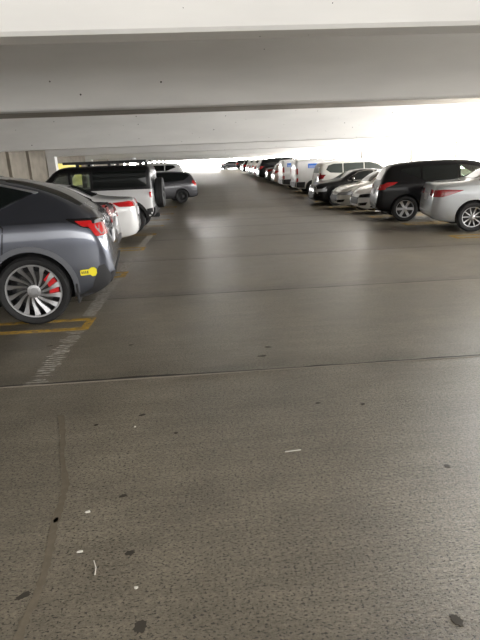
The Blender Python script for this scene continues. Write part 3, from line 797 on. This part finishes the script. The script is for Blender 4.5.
# ---- boxy off-roader
P_w2 = paint('solid_white_paint', (.74, .74, .75), .0, .35)
c = build('van', 'off_roader', P_w2, 4.3, 1.80, 1.75, Rw=.375, rim=.60, style=STYLE6, rim_m=M_alloy_d, boxy=1., roofw=.86, tw=.24, gap=.06,
    top=[(x * 4.6 / 4.3, z * 1.72 / 1.75) for x, z in [(0, 1.58), (.03, 1.69), (.1, 1.73), (1.0, 1.75), (2.1, 1.75), (2.35, 1.70), (2.62, 1.48), (2.95, 1.20), (3.1, 1.16), (4.0, 1.12), (4.2, 1.02), (4.28, .85), (4.3, .6)]],
    shoulder=[(x * 4.6 / 4.3, z * 1.72 / 1.75) for x, z in [(0, 1.10), (3.0, 1.10), (4.1, 1.0), (4.3, .5)]],
    under=[(x * 4.6 / 4.3, z) for x, z in [(0, .52), (.1, .42), (.3, .38), (4.0, .38), (4.3, .45)]],
    width=[(x * 4.6 / 4.3, z) for x, z in [(0, .93), (.04, .97), (.15, .99), (.4, 1.0), (3.7, 1), (4.1, .96), (4.25, .85), (4.3, .75)]],
    wheels=(.62, 3.35), glass=[(.12, 1.20), (.12, 1.60), (2.30, 1.60), (2.66, 1.18)], pillars=(1.50, 2.05), win_trim=False, glass_ms={1: M_clear, 2: M_clear},
    cavity=(.9, 2.7, .7, 1.61, .76), tunnels=[[(1.56, 1.20), (1.56, 1.56), (1.99, 1.56), (1.99, 1.20)], [(2.11, 1.20), (2.11, 1.56), (2.30, 1.56), (2.58, 1.20)]], wind=(2.92, 2.45, .74, .70),
    doors=[([(1.50, .50), (2.02, .46), (2.02, 1.08), (1.50, 1.08)], 1.60, .98)], handle_m=M_gloss, mir_m=M_gloss, mir=(2.5, 1.15), head_s=[(4.0, .88), (4.18, .88), (4.18, .72), (4.0, .72)],
    tail_s=[(.02, .92), (.07, .92), (.07, 1.06), (.02, 1.06)])
# black upper half: the roof, pillars and window band are painted gloss black
bd = c.body.data; bd.materials.append(M_roofblack); gi = len(bd.materials) - 1
for p in bd.polygons:
    if p.center.z > 1.135 and p.center.x < 3.02 and p.material_index == 0: p.material_index = gi
arch_trim(c, 'wheel_arch_trim', M_trim, w=.07)
c.both('sill_trim', M_trim, [(1.10, .385), (2.88, .385), (2.88, .52), (1.10, .52)], off=.01, th=.03)
c.patch('rear_bumper', M_trim, [(-.78, .47), (.78, .47), (.80, .66), (-.80, .66)], axis='x', sd=-1, off=.05, th=.08)
c.both('rear_bumper_end', M_trim, [(.02, .47), (.16, .43), (.16, .64), (.02, .66)], off=.012, th=.03)
sp = make_wheel(.40, .40 * .55, .22, STYLE6, M_alloy_d); sp.name = 'spare_wheel'; sp.parent = c.root; sp.location = (-.135, -.05, .99); sp.rotation_euler = (0, 0, R(90))
bm = bmesh.new(); box(bm, -.06, .02, -.15, .05, .85, 1.10); mesh_obj('spare_carrier', bm, M_trim, c.root)
bm = bmesh.new(); box(bm, -.10, .30, .10, .22, .36, .47); bmesh.ops.bevel(bm, geom=bm.edges[:], offset=.02, segments=2, affect='EDGES'); mesh_obj('tow_hitch', bm, M_trim, c.root)
rk = None
for sd in (-1, 1):
    bm = bmesh.new(); box(bm, .10, 2.20, sd * .66 - .03, sd * .66 + .03, 1.80, 1.86)
    for x in (.2, 1.0, 1.8): box(bm, x, x + .08, sd * .66 - .02, sd * .66 + .02, 1.66, 1.81)
    o = mesh_obj('rack_rail', bm, M_trim, c.root)
for k in range(8):
    bm = bmesh.new(); box(bm, .14 + k * .28, .20 + k * .28, -.62, .62, 1.805, 1.845); mesh_obj('rack_bar', bm, M_trim, c.root)
bm = bmesh.new()
lathe(bm, [(.035, 0), (.035, .5)], 12); mesh_obj('rack_lamp', bm, M_alloy, c.root, loc=(.45, .1, 1.89), smooth=True)
finish(c, -1.36, 13.85, fz(13.5) + .0, PI, 'white boxy off-roader with black roof, roof rack and a spare wheel on its tail')

# ---- charcoal hatch angled at the end of the left row, white crossover behind it
c = build('suv', 'hatchback', P_dgrey, 4.2, 1.74, 1.46, Rw=.31, style=STYLE10, rim_m=M_alloy_d, tail_s=[(.08, 1.02), (.30, .99), (.2, .93), (.05, .90)], roofw=.66)
finish(c, -.47, 24.7, fz(24.4), PI + R(13), 'charcoal grey hatchback turned slightly away, farther along the left past the spare wheel')
c = build('suv', 'crossover', P_white, 4.5, 1.80, 1.74, Rw=.33, style=STYLE5, win_trim=False, glass=[(.50, 1.46), (.66, 1.56), (2.2, 1.60), (2.65, 1.52), (3.15, 1.25), (1.0, 1.28)])
finish(c, -1.02, 29.2, fz(29), PI, 'white crossover half hidden behind the charcoal hatchback on the left')

# ---- right row: silver sedan
c = build('sedan', 'sedan', P_silver, 4.3, 1.76, 1.42, Rw=.315, rim=.70, style=STYLE10, tail_m=M_redd, roofw=.70, trim_m=M_chrome, valance=False,
    top=[(0, .62), (.03, .80), (.06, .95), (.10, 1.02), (.3, 1.04), (.75, 1.065), (1.05, 1.15), (1.45, 1.33), (1.85, 1.40), (2.3, 1.42), (2.75, 1.38), (3.1, 1.22), (3.45, 1.0), (4.0, .90), (4.35, .79), (4.52, .66), (4.6, .52)],
    shoulder=[(0, .55), (.03, .80), (.10, .95), (1, .99), (2.5, .93), (3.4, .88), (4.1, .80), (4.45, .66), (4.6, .45)],
    wheels=(.82, 3.41), glass=[(.90, 1.075), (1.32, 1.25), (1.75, 1.33), (2.3, 1.35), (2.70, 1.28), (3.18, 1.02), (3.05, .985), (1.6, 1.0)],
    tail_s=[(.02, .885), (.20, .90), (.60, .885), (.42, .82), (.22, .755), (.03, .74)], tail_r=[(.34, .76), (.80, .74), (.80, .885), (.34, .89)])
finish(c, 5.09, 11.11, fz(10.6), R(-13), 'silver sedan with long dark red tail lamp at the right edge of the photo')
# ---- black crossover
c = build('suv', 'crossover', P_black, 4.5, 1.80, 1.56, Rw=.335, rim=.70, style=STYLE6, wheels=(.74, 3.5), cavity=(1.3, 3.1, .6, 1.40, .62), win_trim=False, roofw=.68,
    glass=[(.58, 1.30), (.64, 1.345), (1.1, 1.40), (2.1, 1.42), (2.6, 1.35), (3.2, 1.07), (3.1, 1.04), (1.2, 1.06), (.95, 1.16)], pillars=(1.12, 2.05), glass_ms={2: M_clear},
    tunnels=[[(2.10, 1.07), (2.10, 1.38), (2.50, 1.34), (3.02, 1.07)]], handle_m=M_chrome,
    tail_s=[(.05, .885), (.08, .94), (.26, 1.02), (.52, 1.03), (.44, .97), (.26, .90)], tail_r=[(.45, .82), (.84, .84), (.84, .98), (.52, .93)])
for sd in (-.34, .34):
    bm = bmesh.new(); lathe(bm, [(.035, -.02), (.045, -.02), (.045, .14), (.035, .14)], 20, closed=True)
    bmesh.ops.rotate(bm, verts=bm.verts, cent=(0, 0, 0), matrix=Matrix.Rotation(R(-90), 3, 'Z')); mesh_obj('exhaust_tip', bm, M_chrome, c.root, loc=(.02, sd * 1.6, .27), smooth=True)
finish(c, 4.75, 13.75, fz(13), R(-12), 'glossy black crossover with red tail lamps beside the silver sedan on the right')
# ---- white sedan nose, next
c = build('sedan', 'sedan', P_white, 4.4, 1.72, 1.38, Rw=.32, style=STYLE5, head_m=M_gloss, head_s=[(3.85, .74), (4.32, .62), (4.30, .55), (4.0, .64)])
finish(c, 4.98 + 4.4, 16.25, fz(15.8), PI, 'white sedan parked nose out, tucked right behind the black crossover')
# ---- pearl white sedan nose
c = build('sedan', 'sedan', P_pearl, 4.5, 1.76, 1.40, Rw=.32, style=STYLE10)
c.both('side_marker', M_amber, [(4.02, .52), (4.10, .50), (4.10, .46), (4.02, .48)], off=.008, th=.01)
finish(c, 4.92 + 4.5, 18.65, fz(18), PI, 'pearl white sedan parked nose out in front of the black sedan')
# ---- black sedan nose, chrome window line
c = build('sedan', 'sedan', P_black, 4.5, 1.80, 1.43, Rw=.33, rim=.72, style=STYLE10, trim_m=M_chrome, handle_m=M_chrome, mir_m=M_chrome,
    top=[(0, .70), (.04, .90), (.12, 1.0), (.6, 1.05), (1.0, 1.10), (1.5, 1.32), (1.9, 1.40), (2.4, 1.42), (2.85, 1.36), (3.2, 1.18), (3.55, 1.02), (4.1, .95), (4.42, .88), (4.55, .78), (4.6, .62)],
    shoulder=[(0, .60), (.05, .85), (.15, .97), (2.5, .97), (3.4, .95), (4.2, .86), (4.5, .76), (4.6, .5)])
c.both('bumper_trim', M_chrome, [(4.36, .52), (4.40, .50), (4.46, .78), (4.42, .80)], off=.008, th=.01)
finish(c, 4.60 + 4.5, 21.25, fz(21), PI, 'black sedan with chrome window line parked nose out before the white wagon-like SUV')
# ---- white SUV
c = build('suv', 'sport_utility_vehicle', P_pearl, 4.7, 1.84, 1.68, Rw=.36, style=STYLE6, rails=True, rail_m=P_pearl, boxy=.6, roofw=.78,
    top=[(0, .66), (.03, .90), (.06, 1.10), (.14, 1.40), (.24, 1.53), (.5, 1.58), (1.0, 1.61), (2.0, 1.62), (2.5, 1.58), (2.85, 1.46), (3.3, 1.16), (3.5, 1.10), (4.05, 1.04), (4.4, .95), (4.55, .76), (4.6, .56)],
    glass=[(.36, 1.30), (.46, 1.48), (.7, 1.55), (2.4, 1.57), (2.78, 1.48), (3.3, 1.18), (3.2, 1.12), (1.0, 1.14), (.55, 1.17)], pillars=(1.15, 2.15), win_trim=False, glass_m=M_glass_mid, tail_m=M_redd,
    tail_s=[(.03, 1.15), (.12, 1.16), (.16, .95), (.08, .86), (.03, .86)])
finish(c, 5.32, 23.8, fz(23.3), 0, 'large white SUV with grey-green side glass between the black sedan and the vans')
# ---- white cargo vans
def van(h, xdec, two, lab, x, y):
    c = build('van', 'cargo_van', P_white, 4.6, 1.76, h, Rw=.31, style=STYLE10, rim_m=M_alloy_d, boxy=1.)
    kz = h / 1.72
    c.both('body_cladding', M_trim, [(1.22, .27), (1.18, .62 * kz), (3.32, .62 * kz), (3.28, .27)], off=.008, th=.02)
    c.both('body_cladding', M_trim, [(.03, .33), (.03, .60 * kz), (.46, .60 * kz), (.44, .30)], off=.008, th=.02)
    c.patch('rear_bumper', M_trim, [(-.78, .36), (.78, .36), (.78, .60 * kz), (-.78, .60 * kz)], axis='x', sd=-1, off=.04, th=.06)
    for z0, z1 in ((.98, 1.28), (.62, .80)):
        c.both('tail_light', M_red, [(.03, z0 * kz), (.10, z0 * kz), (.10, z1 * kz), (.03, z1 * kz)], off=.010, th=.02)
        c.mirror_pair('tail_light', M_red, [(.66, z0 * kz), (.74, z0 * kz), (.74, z1 * kz), (.66, z1 * kz)], -1, off=.010, th=.02)
    for sd in (-1, 1):
        a, b = xdec; d = c.patch('blue_decal', M_blue, [(a, 1.28 * kz), (b, 1.28 * kz), (b, 1.50 * kz), (a, 1.50 * kz)], sd=sd, off=.006, th=.01, label='blue square decal with pale lettering')
        for k in range(2):
            m = (a + b) / 2; q = (b - a) / 2
            c.patch('decal_lettering', M_white_ink, [(m - q * .75, (1.315 + .035 * k * 1.6) * kz), (m + q * .75, (1.315 + .035 * k * 1.6) * kz), (m + q * .75, (1.335 + .035 * k * 1.6) * kz), (m - q * .75, (1.335 + .035 * k * 1.6) * kz)], sd=sd, off=.009, th=.004, parent=d)
    finish(c, x, y, fz(y - .5), 0, lab)
van(1.70, (.62, 1.10), 0, 'white cargo van with a wide blue decal, nearer of the two vans', 4.74, 26.35)
van(1.66, (.26, .60), 0, 'white cargo van with a small blue square decal, farther of the two vans', 4.46, 28.95)
# ---- farther along the right row
c = build('suv', 'hatchback', P_pink, 4.2, 1.74, 1.44, Rw=.31, rim_m=M_alloy); finish(c, 4.33, 31.45, fz(31), 0, 'pinkish white hatchback just beyond the two white vans')
c = build('sedan', 'sedan', P_lgrey, 4.4, 1.74, 1.42, Rw=.31); finish(c, 4.22, 33.9, fz(33.5), 0, 'grey sedan squeezed between the pinkish hatchback and the far black SUV')
c = build('suv', 'sport_utility_vehicle', P_black, 4.6, 1.84, 1.58, Rw=.36, rim=.7, style=STYLE10); finish(c, 3.93, 36.5, fz(36), 0, 'tall black SUV with silver wheels, farthest large car of the right row')
far = [('suv', 'crossover', P_white, 1.50, 'small white crossover right behind the far black SUV'), ('sedan', 'sedan', P_red, 1.40, 'small dark red sedan second beyond the far black SUV'),
       ('suv', 'crossover', P_pearl, 1.48, 'small off-white crossover behind the distant dark red sedan'), ('sedan', 'sedan', P_teal, 1.38, 'small teal grey sedan in the distance of the right row'),
       ('suv', 'crossover', P_white, 1.48, 'tiny white crossover just past the distant teal grey sedan'), ('suv', 'crossover', P_black, 1.46, 'tiny black crossover near the vanishing end of the right row'),
       ('sedan', 'sedan', P_dgrey, 1.38, 'tiny charcoal sedan, last in the right row')]
for k, (kd, nm, pm, h, lab) in enumerate(far):
    y = 39.1 + 2.55 * k + (k > 4) * 2.5; c = build(kd, nm, pm, 4.4, 1.76, h, Rw=.31); finish(c, 4.12 + .02 * k, y, fz(y), 0, lab)
c = build('sedan', 'sedan', P_dgrey, 4.4, 1.76, 1.38, Rw=.31); finish(c, 3.0, 88, fz(88), R(12), 'tiny dark sedan crossing the bright far end, left of the two')
c = build('suv', 'crossover', P_black, 4.5, 1.8, 1.5, Rw=.33); finish(c, 5.4, 84, fz(84), R(5), 'tiny black crossover at the bright far end beside the distant row')
# ------------------------------------------------------------------ camera, light
cam = bpy.data.cameras.new('camera'); co = bpy.data.objects.new('camera', cam); COL.objects.link(co)
cam.sensor_fit = 'HORIZONTAL'; cam.sensor_width = 36; cam.lens = 36 * 481 / 480; cam.clip_start = .05; cam.clip_end = 500
mw = Matrix(((CM[0][0], -CM[0][1], -CM[0][2], 0), (CM[1][0], -CM[1][1], -CM[1][2], 0), (CM[2][0], -CM[2][1], -CM[2][2], EYE), (0, 0, 0, 1)))
co.matrix_world = mw; sc.camera = co
w = bpy.data.worlds.new('sky'); sc.world = w; w.use_nodes = True
bg = w.node_tree.nodes['Background']; 
_n = w.node_tree; _tc = N(_n, 'ShaderNodeTexCoord'); _dp = N(_n, 'ShaderNodeVectorMath', operation='DOT_PRODUCT')
_dp.inputs[1].default_value = (.78, .625, 0); _n.links.new(_tc.outputs['Generated'], _dp.inputs[0])
_rs = N(_n, 'ShaderNodeMapRange'); _rs.interpolation_type = 'SMOOTHSTEP'
for _k, _v in zip(('From Min', 'From Max', 'To Min', 'To Max'), (-.6, .85, 3.5, 31.0)): _rs.inputs[_k].default_value = _v
_n.links.new(_dp.outputs['Value'], _rs.inputs['Value']); _n.links.new(_rs.outputs['Result'], bg.inputs[1])
bg.inputs[0].default_value = (1.0, .985, .955, 1)
def portal(loc, rot, sx, sy):
    l = bpy.data.lights.new('daylight_opening', 'AREA'); l.shape = 'RECTANGLE'; l.size = sx; l.size_y = sy; l.cycles.is_portal = True
    o = bpy.data.objects.new('daylight_opening', l); o.location = loc; o.rotation_euler = rot; COL.objects.link(o)
portal((1.75, Y0 - .02, 1.4), (R(90), 0, 0), 19.4, 3.4)                      # open end behind the camera
portal((XR + .25, 54.5, 2.25), (0, R(90), 0), 2.5, 102)
portal((XL - .32, 77.5, 1.9), (0, R(-90), 0), 3.2, 55)                        # open right side
portal((1.75, Y1 + .02, 2.3), (R(-90), 0, 0), 19.4, 2.8)                     # far open end
sc.view_settings.view_transform = 'Standard'; sc.view_settings.look = 'None'; sc.view_settings.gamma = 1.0
sc.view_settings.exposure = 0.0; sc.view_settings.use_curve_mapping = False
sc.cycles.use_denoising = True
sc.cycles.max_bounces = 10; sc.cycles.diffuse_bounces = 7; sc.cycles.glossy_bounces = 4; sc.cycles.transparent_max_bounces = 12
